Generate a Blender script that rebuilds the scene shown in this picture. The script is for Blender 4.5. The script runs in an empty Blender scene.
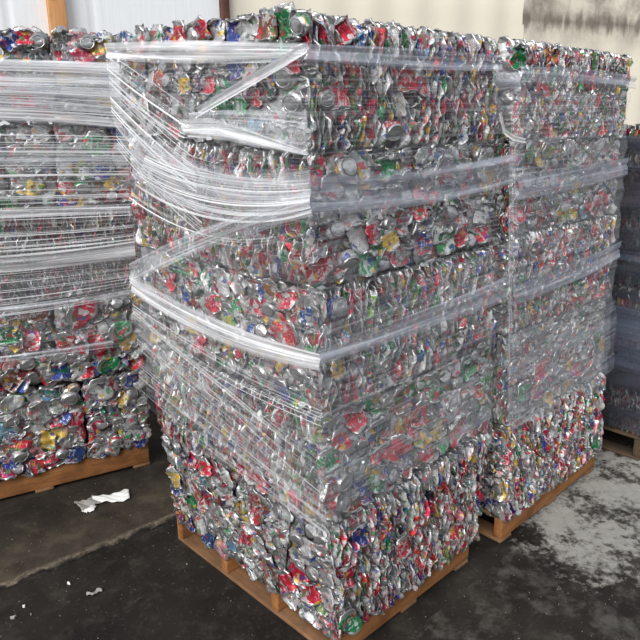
import bpy, math, random
import numpy as np
from mathutils import Vector, Matrix
rng = np.random.default_rng(11)
random.seed(5)
scn = bpy.context.scene
col = scn.collection
U = np.array

# ------------------------------------------------------------------ helpers
def link_mesh(name, verts, quads, mats, parent=None, midx=None, colors=None, smooth=True, uvs=None):
    """one mesh object out of numpy arrays (quads only)"""
    me = bpy.data.meshes.new(name)
    v = np.asarray(verts, np.float32); q = np.asarray(quads, np.int32)
    me.vertices.add(len(v)); me.vertices.foreach_set('co', v.ravel())
    me.loops.add(q.size); me.loops.foreach_set('vertex_index', q.ravel())
    me.polygons.add(len(q)); me.polygons.foreach_set('loop_start', np.arange(0, q.size, 4, dtype=np.int32))
    for m in (mats if isinstance(mats, (list, tuple)) else [mats]): me.materials.append(m)
    if midx is not None: me.polygons.foreach_set('material_index', np.asarray(midx, np.int32))
    if smooth: me.polygons.foreach_set('use_smooth', np.ones(len(q), bool))
    if colors is not None:
        a = me.color_attributes.new('tint', 'FLOAT_COLOR', 'POINT')
        c = np.ones((len(v), 4), np.float32); c[:, :3] = colors; a.data.foreach_set('color', c.ravel())
    if uvs is not None:
        l = me.uv_layers.new(name='UVMap'); l.data.foreach_set('uv', np.asarray(uvs, np.float32)[q.ravel()].ravel())
    me.update(calc_edges=True); me.validate()
    o = bpy.data.objects.new(name, me); col.objects.link(o)
    if parent is not None: o.parent = parent
    return o

def tag(o, label, cat, group=None, kind=None):
    o['label'] = label; o['category'] = cat
    if group: o['group'] = group
    if kind: o['kind'] = kind
    return o

def empty(name, loc=(0, 0, 0)):
    o = bpy.data.objects.new(name, None); o.empty_display_size = .1; col.objects.link(o); o.location = loc
    return o

BOXQ = U([[0, 3, 2, 1], [4, 5, 6, 7], [0, 1, 5, 4], [1, 2, 6, 5], [2, 3, 7, 6], [3, 0, 4, 7]])
def hexa(name, c8, mat, parent=None, bevel=.004, loc=None):
    o = link_mesh(name, U(c8) - (U(loc) if loc is not None else 0), BOXQ, mat, parent, smooth=False)
    if bevel:
        b = o.modifiers.new('edge', 'BEVEL'); b.width = bevel; b.segments = 2
    return o
def board(name, o0, ux, uy, sx, sy, z0, z1, mat, parent, loc, bevel=.004, jit=.0):
    """box: o0 ground corner, ux/uy unit directions, sizes"""
    o0 = U(o0); a = o0; b = o0 + ux * sx; c = b + uy * sy; d = o0 + uy * sy
    P = [np.append(p[:2], z) for z in (z0, z1) for p in (a, b, c, d)]
    P = U(P) + rng.uniform(-jit, jit, (8, 3))
    return hexa(name, P, mat, parent, bevel, loc)

# ------------------------------------------------------------------ materials
class NT:
    def __init__(s, name):
        s.m = bpy.data.materials.new(name); s.m.use_nodes = True
        s.t = s.m.node_tree; s.t.nodes.clear(); s.out = s.t.nodes.new('ShaderNodeOutputMaterial')
    def n(s, typ, **kw):
        nd = s.t.nodes.new('ShaderNode' + typ)
        for k, v in kw.items():
            if k.startswith('i_'): nd.inputs[k[2:].replace('_', ' ')].default_value = v
            else: setattr(nd, k, v)
        return nd
    def l(s, a, b): s.t.links.new(a, b)
    def ramp(s, fac, stops, interp='LINEAR'):
        r = s.n('ValToRGB'); r.color_ramp.interpolation = interp
        e = r.color_ramp.elements
        while len(e) < len(stops): e.new(0.5)
        for el, (p, c) in zip(e, stops):
            el.position = p; el.color = c if len(c) == 4 else (*c, 1)
        s.l(fac, r.inputs[0]); return r.outputs[0]
    def mix(s, fac, a, b, typ='MIX'):
        m = s.n('MixRGB', blend_type=typ)
        for i, x in zip((0, 1, 2), (fac, a, b)):
            if hasattr(x, 'is_linked'): s.l(x, m.inputs[i])
            else: m.inputs[i].default_value = x if i == 0 else (*x, 1)
        return m.outputs[0]
    def math(s, op, a, b=0.5, clamp=False):
        m = s.n('Math', operation=op, use_clamp=clamp)
        for i, x in zip((0, 1), (a, b)):
            if hasattr(x, 'is_linked'): s.l(x, m.inputs[i])
            else: m.inputs[i].default_value = x
        return m.outputs[0]
    def noise(s, vec, scale, detail=3, rough=.55, dist=0.0):
        n = s.n('TexNoise'); n.inputs['Scale'].default_value = scale; n.inputs['Detail'].default_value = detail
        n.inputs['Roughness'].default_value = rough; n.inputs['Distortion'].default_value = dist
        if vec is not None: s.l(vec, n.inputs['Vector'])
        return n.outputs['Fac']
    def mapv(s, vec, scale=(1, 1, 1), loc=(0, 0, 0), rot=(0, 0, 0)):
        m = s.n('Mapping'); m.inputs['Scale'].default_value = scale; m.inputs['Location'].default_value = loc
        m.inputs['Rotation'].default_value = rot
        s.l(vec, m.inputs[0]); return m.outputs[0]
    def bsdf(s, colr, rough=.5, metal=0., bump=None, bstr=.3, bdist=.01, spec=.5):
        b = s.n('BsdfPrincipled')
        if hasattr(colr, 'is_linked'): s.l(colr, b.inputs['Base Color'])
        else: b.inputs['Base Color'].default_value = (*colr, 1)
        for nm, x in (('Roughness', rough), ('Metallic', metal), ('Specular IOR Level', spec)):
            if hasattr(x, 'is_linked'): s.l(x, b.inputs[nm])
            else: b.inputs[nm].default_value = x
        if bump is not None:
            bp = s.n('Bump'); bp.inputs['Strength'].default_value = bstr; bp.inputs['Distance'].default_value = bdist
            s.l(bump, bp.inputs['Height']); s.l(bp.outputs[0], b.inputs['Normal'])
        s.l(b.outputs[0], s.out.inputs[0]); return b

PAL = {'silver': (.43, .43, .435), 'red': (.50, .022, .050), 'green': (.018, .20, .065), 'blue': (.030, .055, .25),
       'gold': (.58, .37, .045), 'white': (.66, .66, .66), 'brown': (.20, .085, .05), 'black': (.035, .035, .04),
       'pewter': (.20, .195, .19), 'cyan': (.13, .26, .36), 'pink': (.48, .20, .22), 'lime': (.22, .32, .08), 'maroon': (.28, .03, .05)}
PNAMES = ['silver', 'pewter', 'red', 'green', 'blue', 'gold', 'white', 'brown', 'black', 'cyan', 'pink', 'lime', 'maroon']
PWT = U([.29, .21, .115, .055, .045, .035, .085, .03, .04, .02, .04, .01, .045]); PWT = PWT / PWT.sum()

def can_print(name, from_object):
    """printed can wall: tint plus silver/white swirls, stripes and bare scratched creases"""
    t = NT(name); tc = t.n('TexCoord')
    if from_object:
        oi = t.n('ObjectInfo'); tint = oi.outputs['Color']
        off = t.n('CombineXYZ'); t.l(t.math('MULTIPLY', oi.outputs['Random'], 37.), off.inputs[0]); t.l(t.math('MULTIPLY', oi.outputs['Random'], 91.), off.inputs[1])
        va = t.n('VectorMath', operation='ADD'); t.l(tc.outputs['Object'], va.inputs[0]); t.l(off.outputs[0], va.inputs[1]); vec = va.outputs[0]
    else:
        at = t.n('Attribute', attribute_name='tint'); tint = at.outputs['Color']; vec = tc.outputs['Object']
    sw = t.noise(t.mapv(vec, (44, 44, 22)), 1., 3, .6, 1.6)
    m1 = t.ramp(sw, [(.56, (0, 0, 0)), (.60, (1, 1, 1))])
    w2 = t.noise(vec, 80., 3, .6, .8)
    m2 = t.ramp(w2, [(.60, (0, 0, 0)), (.64, (1, 1, 1))])
    hue = t.n('HueSaturation'); hue.inputs['Hue'].default_value = .56; hue.inputs['Saturation'].default_value = 1.1; hue.inputs['Value'].default_value = .55
    t.l(tint, hue.inputs['Color'])
    c = t.mix(t.math('MULTIPLY', m1, .75), tint, (.60, .60, .60))
    c = t.mix(t.math('MULTIPLY', m2, .7), c, hue.outputs[0])
    vo = t.n('TexVoronoi'); vo.inputs['Scale'].default_value = 50.; vo.inputs['Randomness'].default_value = 1.
    dv = t.n('VectorMath', operation='ADD'); nn = t.n('TexNoise'); nn.inputs['Scale'].default_value = 40.; t.l(vec, nn.inputs['Vector'])
    sc_ = t.n('VectorMath', operation='SCALE'); sc_.inputs['Scale'].default_value = .03; t.l(nn.outputs['Color'], sc_.inputs[0])
    t.l(vec, dv.inputs[0]); t.l(sc_.outputs[0], dv.inputs[1]); t.l(dv.outputs[0], vo.inputs['Vector'])
    sp = t.n('SeparateColor'); t.l(vo.outputs['Color'], sp.inputs[0])
    acc = 0.; st = []
    for nme, wt in (('silver', .2), ('red', .17), ('white', .15), ('green', .12), ('blue', .12), ('gold', .08), ('black', .06), ('pink', .10)):
        st.append((acc, PAL[nme])); acc += wt
    c = t.mix(t.math('MULTIPLY', t.math('GREATER_THAN', sp.outputs[1], .70), .8), c, t.ramp(sp.outputs[0], st, 'CONSTANT'))
    cr = t.noise(vec, 38., 5, .7)
    c = t.mix(t.ramp(cr, [(.66, (0, 0, 0)), (.72, (.8, .8, .8))]), c, (.50, .50, .51))
    bmp = t.noise(vec, 75., 4, .65, .5)
    t.bsdf(c, .36, .5, bmp, .8, .006)
    return t.m
def alu(name, base=(.47, .47, .475), rough=.34):
    t = NT(name); tc = t.n('TexCoord')
    d = t.noise(tc.outputs['Object'], 45., 4, .65)
    c = t.mix(t.ramp(d, [(.45, (0, 0, 0)), (.75, (1, 1, 1))]), base, (.28, .27, .255))
    t.bsdf(c, rough, .8, t.noise(tc.outputs['Object'], 70., 3, .6), .35, .005)
    return t.m
M_can = can_print('printed_can_wall', True)
M_canmass = can_print('printed_can_wall_mass', False)
M_alu = alu('bare_aluminium')
def scrap_core():
    t = NT('compacted_scrap'); tc = t.n('TexCoord'); v = t.mapv(tc.outputs['Object'], (38, 38, 20))
    vo = t.n('TexVoronoi'); vo.inputs['Scale'].default_value = 1.; t.l(v, vo.inputs['Vector'])
    sp = t.n('SeparateColor'); t.l(vo.outputs['Color'], sp.inputs[0])
    acc, st = 0, []
    for nme, w in zip(PNAMES, PWT):
        st.append((acc, PAL[nme])); acc += w
    c = t.ramp(sp.outputs[0], st, 'CONSTANT')
    t.bsdf(t.mix(.35, c, (.25, .25, .25)), .4, .5, t.noise(tc.outputs['Object'], 90., 4, .7, 1.), .8, .008)
    return t.m
M_core = scrap_core()

def wood(name, c0, c1, axis='x', rough=.75):
    t = NT(name); tc = t.n('TexCoord')
    s = {'x': (2.2, 34, 34), 'y': (34, 2.2, 34), 'z': (34, 34, 2.2)}[axis]
    g = t.noise(t.mapv(tc.outputs['Object'], s), 1., 5, .6, .4)
    st = t.noise(tc.outputs['Object'], 7., 4, .6)
    c = t.mix(t.ramp(g, [(.35, (0, 0, 0)), (.65, (1, 1, 1))]), c0, c1)
    c = t.mix(t.ramp(st, [(.48, (0, 0, 0)), (.70, (.85, .85, .85))]), c, tuple(.38 * x for x in c0))
    t.bsdf(c, rough, 0., g, .3, .004, .25)
    return t.m
M_woodx = wood('pallet_wood', (.36, .155, .055), (.21, .085, .03), 'x')
M_woody = wood('pallet_wood_cross', (.28, .15, .075), (.17, .088, .045), 'y')
M_wooddark = wood('old_pallet_wood', (.09, .06, .04), (.05, .034, .022), 'x')
M_wooddarky = wood('old_pallet_wood_cross', (.09, .06, .04), (.05, .034, .022), 'y')

def film(name, base, streak, colr=(.86, .89, .95), freq=90., rough=.25, edge=True, long=1.6, gl=.25, thin=False):
    """stretch film: clear plastic that whitens where it is gathered into lines along the pull direction"""
    t = NT(name); uv = t.n('UVMap'); uv.uv_map = 'UVMap'
    a = t.noise(t.mapv(uv.outputs[0], (long, freq, 1)), 1., 4, .7)
    b = t.noise(t.mapv(uv.outputs[0], (long * .6, freq * .28, 1), (3.1, 1.7, 0)), 1., 3, .6)
    lines = t.ramp(a, [(.55 if freq > 180 else .52, (0, 0, 0)), (.65 if freq > 180 else .62, (1, 1, 1))] if thin else [(.50, (0, 0, 0)), (.66, (1, 1, 1))])
    broad = t.ramp(b, [(.36, (0, 0, 0)), (.68, (1, 1, 1))])
    f = t.math('ADD', t.math('MULTIPLY', lines, streak), t.math('MULTIPLY', broad, base * 1.1))
    f = t.math('ADD', f, base * .45, True)
    if edge:      # feathered long edges (v runs 0..1 in the second uv channel)
        e = t.n('UVMap'); e.uv_map = 'Across'
        sx = t.n('SeparateXYZ'); t.l(e.outputs[0], sx.inputs[0])
        d = t.math('MULTIPLY', t.math('MULTIPLY', sx.outputs[1], t.math('SUBTRACT', 1., sx.outputs[1])), 4.)
        wob = t.math('ADD', d, t.math('MULTIPLY', t.math('SUBTRACT', a, .5), 1.1))
        f = t.math('MULTIPLY', f, t.ramp(wob, [(.08, (0, 0, 0)), (.42, (1, 1, 1))]))
    tr = t.n('BsdfTransparent'); di = t.n('BsdfDiffuse'); di.inputs[0].default_value = (*colr, 1)
    tl = t.n('BsdfTranslucent'); tl.inputs[0].default_value = (*colr, 1)
    g = t.n('BsdfGlossy'); g.inputs['Roughness'].default_value = rough; g.inputs[0].default_value = (.95, .97, 1, 1)
    bp = t.n('Bump'); bp.inputs['Strength'].default_value = .6; bp.inputs['Distance'].default_value = .004
    t.l(a, bp.inputs['Height'])
    for nd in (di, g): t.l(bp.outputs[0], nd.inputs['Normal'])
    m0 = t.n('MixShader'); m0.inputs[0].default_value = .12; t.l(di.outputs[0], m0.inputs[1]); t.l(tl.outputs[0], m0.inputs[2])
    m1 = t.n('MixShader'); m1.inputs[0].default_value = gl; t.l(m0.outputs[0], m1.inputs[1]); t.l(g.outputs[0], m1.inputs[2])
    m2 = t.n('MixShader'); t.l(f, m2.inputs[0]); t.l(tr.outputs[0], m2.inputs[1]); t.l(m1.outputs[0], m2.inputs[2])
    t.l(m2.outputs[0], t.out.inputs[0])
    return t.m
M_film = {'heavy': film('stretch_film_gathered', .52, .75, colr=(.93, .94, .97), freq=110, gl=.18), 'mid': film('stretch_film_doubled', .30, .45, freq=150),
          'streak': film('stretch_film_lines', .04, 1.25, colr=(.96, .97, .99), freq=140, long=.45, gl=.15, thin=True), 'soft': film('stretch_film_shaded', .36, .16, colr=(.62, .66, .78), freq=110, rough=.3, gl=.3), 'lines': film('stretch_film_thin_lines', .02, .8, colr=(.93, .94, .97), freq=190, long=.4, gl=.2, thin=True),  # soft: heavy's shaded-side copy, with blue-grey shade put into the colour
          'rope': film('stretch_film_twisted', .8, .6, colr=(.92, .93, .96), freq=120, gl=.2),
          'glare': film('stretch_film_fold_glare', .42, .9, colr=(.96, .97, .99), freq=70, gl=.12), 'faint': film('stretch_film_loose', .07, .24, freq=130),  # glare: film fold with its white glare put into the colour
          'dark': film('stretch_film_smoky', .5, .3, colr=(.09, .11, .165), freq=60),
          'sheet': film('stretch_film_single', .045, .20, freq=150, edge=False, long=.6),
          'hazesheet': film('stretch_film_double_skin', .15, .22, freq=120, edge=False, long=.6),
          'darksheet': film('stretch_film_smoky_shade', .72, .4, colr=(.03, .036, .05), freq=40, edge=False)}  # darksheet: dark film, with the stack's shade also put into its near-black colour

# ------------------------------------------------------------------ crushed cans
PROF = [(.001, .1165, 1), (.013, .1165, 1), (.0215, .1165, 1), (.0232, .114, 1), (.0245, .1205, 1), (.0266, .1215, 1), (.0272, .118, 1),
        (.0268, .114, 1), (.0325, .100, 0), (.033, .084, 0), (.033, .066, 0), (.033, .048, 0), (.033, .030, 0), (.0325, .014, 0), (.030, .009, 1),
        (.0245, .002, 1), (.0232, .000, 1), (.021, .003, 1), (.012, .0085, 1), (.001, .0105, 1)]
PROF_LO = [PROF[i] for i in (0, 2, 3, 5, 7, 8, 10, 12, 13, 15, 16, 17, 19)]
def can_topo(prof, seg):
    q, m = [], []
    for i in range(len(prof) - 1):
        for j in range(seg):
            k = (j + 1) % seg
            q.append((i * seg + j, (i + 1) * seg + j, (i + 1) * seg + k, i * seg + k)); m.append(1 if (prof[i][2] or prof[i + 1][2]) else 0)
    return U(q), U(m)
def smooth_noise(P, amp, freq, r, n=7):
    d = np.zeros_like(P)
    for _ in range(n):
        k = r.normal(0, freq, 3); ph = r.uniform(0, 6.28); w = r.normal(0, 1, 3)
        s = np.arcsin(np.sin(P @ k + ph)) / 1.5708
        d += np.outer(s, w)
    return P + d * amp / math.sqrt(n)
def can_verts(kind, r, prof=PROF, seg=18):
    """one crushed can centred on the origin; y is the outward axis, z its long axis"""
    a = np.arange(seg) / seg * 2 * math.pi
    rad = U([p[0] for p in prof]); z = U([p[1] for p in prof])
    X = np.outer(rad, np.cos(a)); Y = np.outer(rad, np.sin(a)); Z = np.repeat(z[:, None], seg, 1) - .06
    if kind == 'puck':                                   # pressed end-on: the round end faces outward
        h = r.uniform(.20, .34)
        body = (np.abs(Z) < .045)
        sc = 1 + .16 * np.sin(Z * r.uniform(140, 200) + r.uniform(0, 6)) * body
        P = np.stack([(X * sc).ravel(), (Z * h).ravel(), (Y * sc * r.uniform(.8, 1.)).ravel()], 1)
        P[:, 1] *= 1; P[:, 1] -= P[:, 1].max() - .012
        t = r.uniform(-.45, .45); c, s = math.cos(t), math.sin(t)
        P = P @ U([[1, 0, 0], [0, c, -s], [0, s, c]])
        P = smooth_noise(P, .0028, 80, r); P = smooth_noise(P, .0012, 220, r)
    else:
        e = np.clip((np.abs(Z) - .025) / .035, 0, 1) ** 1.5
        sl = kind == 'sliver'
        mid = r.uniform(.07, .14) if sl else r.uniform(.10, .20); end = r.uniform(.16, .42) if sl else r.uniform(.25, .8)
        Y = Y * (mid + (end - mid) * e); X = X * (1.34 - .30 * e)
        zc = r.uniform(.90, 1.05) if sl else r.uniform(.74, 1.0)
        Y = Y + .0045 * np.sin(Z * r.uniform(60, 150) + r.uniform(0, 6)) * (1 - e)
        X = X + .004 * np.sin(Z * r.uniform(40, 90) + r.uniform(0, 6))
        Z = Z * zc
        for sgn in (1, -1):                              # ends fold over towards the front or back
            th = (r.uniform(-.35, .35) if sl else r.choice([r.uniform(-.3, .4), r.uniform(.7, 1.5)])) * sgn
            z0 = .036 * zc
            w = np.clip((sgn * Z - z0), 0, None); ang = th * np.clip(w / .014, 0, 1)
            base = np.where(sgn * Z > z0, sgn * z0, Z); dz = Z - base
            Y, Z = Y * np.cos(ang) + np.abs(dz) * np.sin(np.abs(ang)) * np.sign(th * sgn) - 0 * Y, base + dz * np.cos(ang) - Y * np.sin(ang) * .6
        P = np.stack([X.ravel(), Y.ravel(), Z.ravel()], 1)
        tw = r.uniform(-.5, .5)
        an = tw * P[:, 2] / .06; P = np.stack([P[:, 0] * np.cos(an) - .3 * P[:, 1] * np.sin(an), P[:, 1] + .3 * P[:, 0] * np.sin(an), P[:, 2]], 1)
        P[:, 0] += r.uniform(-.25, .25) * P[:, 2]        # sheared by the press
        P = smooth_noise(P, .0032 if sl else .0052, 60, r)
        P = smooth_noise(P, .0034, 150, r)
        P = smooth_noise(P, .0014, 320, r)
    y = P[:, 1]; y -= np.percentile(y, 60)
    lim = .008; y = np.where(y > lim, lim + (y - lim) * .15, y); y = np.where(y < -.03, -.03 + (y + .03) * .3, y)
    P[:, 1] = y
    return P
TQ, TM = can_topo(PROF, 18)
LQ, LM = can_topo(PROF_LO, 11)
crng = np.random.default_rng(3)
LIB = {k: [] for k in ('flat', 'puck', 'sliver')}
for k, n in (('flat', 18), ('puck', 7), ('sliver', 14)):
    for i in range(n):
        o = link_mesh('crushed_can_shape', can_verts(k, crng), TQ, [M_can, M_alu], None, TM)
        LIB[k].append(o.data); bpy.data.objects.remove(o)
def span(me):
    c = np.empty(len(me.vertices) * 3, np.float32); me.vertices.foreach_get('co', c); return np.ptp(c.reshape(-1, 3)[:, 2])
COMPACT = {k: sorted(v, key=span)[:max(3, len(v) // 2)] for k, v in LIB.items()}
LIBLO = {k: [can_verts(k, crng, PROF_LO, 11) for _ in range(24)] for k in ('flat', 'puck', 'sliver')}

def frame(n, up=(0, 0, 1)):
    """columns: tangent, outward normal, up-in-plane"""
    n = U(n) / np.linalg.norm(n); x = np.cross(n, up); x /= np.linalg.norm(x); z = np.cross(x, n)
    return np.stack([x, n, z], 1)
def rot_y(a):
    c, s = math.cos(a), math.sin(a); return U([[c, 0, s], [0, 1, 0], [-s, 0, c]])
def rot_z(a):
    c, s = math.cos(a), math.sin(a); return U([[c, -s, 0], [s, c, 0], [0, 0, 1]])
def rot_x(a):
    c, s = math.cos(a), math.sin(a); return U([[1, 0, 0], [0, c, -s], [0, s, c]])
def pick_color(r):
    c = U(PAL[PNAMES[r.choice(len(PNAMES), p=PWT)]]); return np.clip(c * r.uniform(.75, 1.2) + r.uniform(-.02, .03, 3), .01, .95)

def can_turn(mode, r, kind=None):
    """in-plane turn, and half extents across / along the face at scale 1"""
    if mode == 'edge' and kind is None:
        a = r.normal(0, .15); hx, hz = .011, .054
    else:
        a = r.normal(0, .25) if r.random() < .5 else r.uniform(-1.5, 1.5); hx, hz = .036, .042
    c, s = abs(math.cos(a)), abs(math.sin(a))
    return a, hx * c + hz * s, hx * s + hz * c
def can_pose(F, mode, r, kind=None, rot=0., scale=1.):
    if mode == 'edge' and kind is None:
        B = F @ rot_y(rot) @ rot_z(math.pi / 2 * r.choice([-1, 1]) + r.normal(0, .3)) @ rot_x(r.normal(0, .15)); dep = -.030 * scale + r.normal(0, .002)
    else:
        B = F @ rot_y(rot) @ rot_z(r.normal(0, .10)) @ rot_x(r.normal(0, .10)); dep = r.normal(-.004, .003)
    return B * scale, dep
def can_object(F, P, mode, r, parent, origin, kind=None, color=None, rot=0., scale=1., lift=0., label=None):
    kd = kind or ('sliver' if mode == 'edge' else 'puck' if r.random() < .26 else 'flat')
    B, dep = can_pose(F, mode, r, kind, rot, scale)
    me = LIB[kd][r.integers(len(LIB[kd]))] if not color else COMPACT[kd][r.integers(len(COMPACT[kd]))]
    o = bpy.data.objects.new('crushed_can', me); col.objects.link(o); o.parent = parent
    pos = U(P) + F[:, 1] * (dep + lift) - origin
    M = Matrix.Identity(4)
    for i in range(3):
        for j in range(3): M[i][j] = B[i, j]
        M[i][3] = pos[i]
    o.matrix_local = M
    c = PAL[color] if color else pick_color(r)
    o.color = (*c, 1)
    if label: o['label'] = label
    return o
def can_mass(spots, r, parent, origin):
    """the many cans pressed between the ones in front: one continuous crumpled mass"""
    V, Q, Mi, C = [], [], [], []; n = 0
    for F, P, mode, rot, sc in spots:
        kd = 'sliver' if mode == 'edge' else 'puck' if r.random() < .25 else 'flat'
        B, dep = can_pose(F, mode, r, None, rot, sc)
        v = LIBLO[kd][r.integers(24)] @ B.T + (P + F[:, 1] * (dep - .010) - origin)
        V.append(v); Q.append(LQ + n); Mi.append(LM); C.append(np.repeat(pick_color(r)[None], len(v), 0)); n += len(v)
    o = link_mesh('pressed_can_mass', np.concatenate(V), np.concatenate(Q), [M_canmass, M_alu], parent, np.concatenate(Mi), np.concatenate(C))
    o['kind'] = 'stuff'
    return o

def core_mesh(c8, r, parent, origin, inset=.024):
    """the solid compacted body of a bale, a crumpled block"""
    c8 = U(c8); cen = c8.mean(0)
    N = 11; V, Q = {}, []
    verts = []
    def vid(i, j, k):
        key = (i, j, k)
        if key not in V:
            u, v, w = i / N, j / N, k / N
            p = ((1 - u) * (1 - v) * (1 - w) * c8[0] + u * (1 - v) * (1 - w) * c8[1] + u * v * (1 - w) * c8[2] + (1 - u) * v * (1 - w) * c8[3]
                 + (1 - u) * (1 - v) * w * c8[4] + u * (1 - v) * w * c8[5] + u * v * w * c8[6] + (1 - u) * v * w * c8[7])
            d = p - cen; ext = (c8.max(0) - c8.min(0)) / 2
            p = cen + d * (1 - inset / ext) + r.normal(0, .0045, 3)
            V[key] = len(verts); verts.append(p)
        return V[key]
    for a in range(N):
        for b in range(N):
            Q.append((vid(a, b, 0), vid(a, b + 1, 0), vid(a + 1, b + 1, 0), vid(a + 1, b, 0)))
            Q.append((vid(a, b, N), vid(a + 1, b, N), vid(a + 1, b + 1, N), vid(a, b + 1, N)))
            Q.append((vid(a, 0, b), vid(a + 1, 0, b), vid(a + 1, 0, b + 1), vid(a, 0, b + 1)))
            Q.append((vid(a, N, b), vid(a, N, b + 1), vid(a + 1, N, b + 1), vid(a + 1, N, b)))
            Q.append((vid(0, a, b), vid(0, a, b + 1), vid(0, a + 1, b + 1), vid(0, a + 1, b)))
            Q.append((vid(N, a, b), vid(N, a + 1, b), vid(N, a + 1, b + 1), vid(N, a, b + 1)))
    return link_mesh('compacted_body', U(verts) - origin, Q, M_core, parent, smooth=False)

def build_bale(c8, faces, label, group, r, feats=(), sc=1., hang=0.):
    """c8: bottom 4 then top 4 corners (0 front-corner, 1 along face R, 2 far, 3 along face L).
    faces: list of (name, mode); feats: (face, point, colour, kind, scale, rot)"""
    c8 = U(c8); origin = U([*c8[:4, :2].mean(0), c8[:4, 2].min()])
    root = empty('can_bale', origin); tag(root, label, 'bale', group)
    core_mesh(c8, r, root, origin)
    FI = {'R': (0, 1, 5, 4), 'L': (3, 0, 4, 7), 'E': (1, 2, 6, 5), 'T': (4, 5, 6, 7)}
    spots, big = [], []
    for nm, mode in faces:
        p00, p10, p11, p01 = [c8[i] for i in FI[nm]]
        n = np.cross(p10 - p00, p01 - p00); n /= np.linalg.norm(n)
        F = frame(n)
        w = (np.linalg.norm(p10 - p00) + np.linalg.norm(p11 - p01)) / 2; h = (np.linalg.norm(p01 - p00) + np.linalg.norm(p11 - p10)) / 2
        pw, ph = ((.060, .066) if mode == 'flat' else (.0205, .086)); pw *= sc; ph *= sc
        lowest = hang if nm in ('R', 'L') else 0.
        for layer in (0, 1):
            nu, nv = max(2, round(w / pw * (1.2 if layer else 1))), max(2, round((h + lowest) / ph * (1.15 if layer else 1)))
            for iu in range(nu):
                for iv in range(nv):
                    s_ = sc * r.uniform(.74, .92); rot, hx, hz = can_turn(mode, r); hx = (hx * s_ + .002) / w; hz = (hz * s_ + .002) / h
                    uu = (iu + .5 + (.25 if iv % 2 else -.25) * (mode == 'flat')) / nu; vv = (iv + .5 + (.25 if iu % 2 else -.25) * (mode != 'flat')) / nv
                    vv = vv * (1 + lowest / h) - lowest / h
                    uu = min(max(uu + r.normal(0, .2) * pw / w, hx), 1 - hx); vv = min(max(vv + r.normal(0, .18) * ph / h, hz - lowest / h), 1 - hz)
                    P = p00 * (1 - uu) * (1 - vv) + p10 * uu * (1 - vv) + p11 * uu * vv + p01 * (1 - uu) * vv
                    (spots if layer else big).append((F, P, mode, rot, s_))
    if len(big) > 98:                                     # the smallest-looking ones join the mass
        idx = r.permutation(len(big)); spots += [big[i] for i in idx[98:]]; big = [big[i] for i in idx[:98]]
    # leave room for the prominent cans
    fp = [U(f[1]) for f in feats]
    for F, P, mode, rot, s_ in big:
        if fp and min(np.linalg.norm(P - q) for q in fp) < .048: continue
        can_object(F, P, mode, r, root, origin, rot=rot, scale=s_)
    if spots: can_mass(spots, r, root, origin)
    for nm, P, cname, kd, s, rt in feats:
        p00, p10, p11, p01 = [c8[i] for i in FI[nm]]
        n = np.cross(p10 - p00, p01 - p00)
        can_object(frame(n), P, 'flat', r, root, origin, kd, cname, math.radians(rt), .90 * s, .011,
                   None if cname in ('silver', 'white') else '%s printed crushed can' % {'gold': 'yellow'}.get(cname, cname))
    return root
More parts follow.
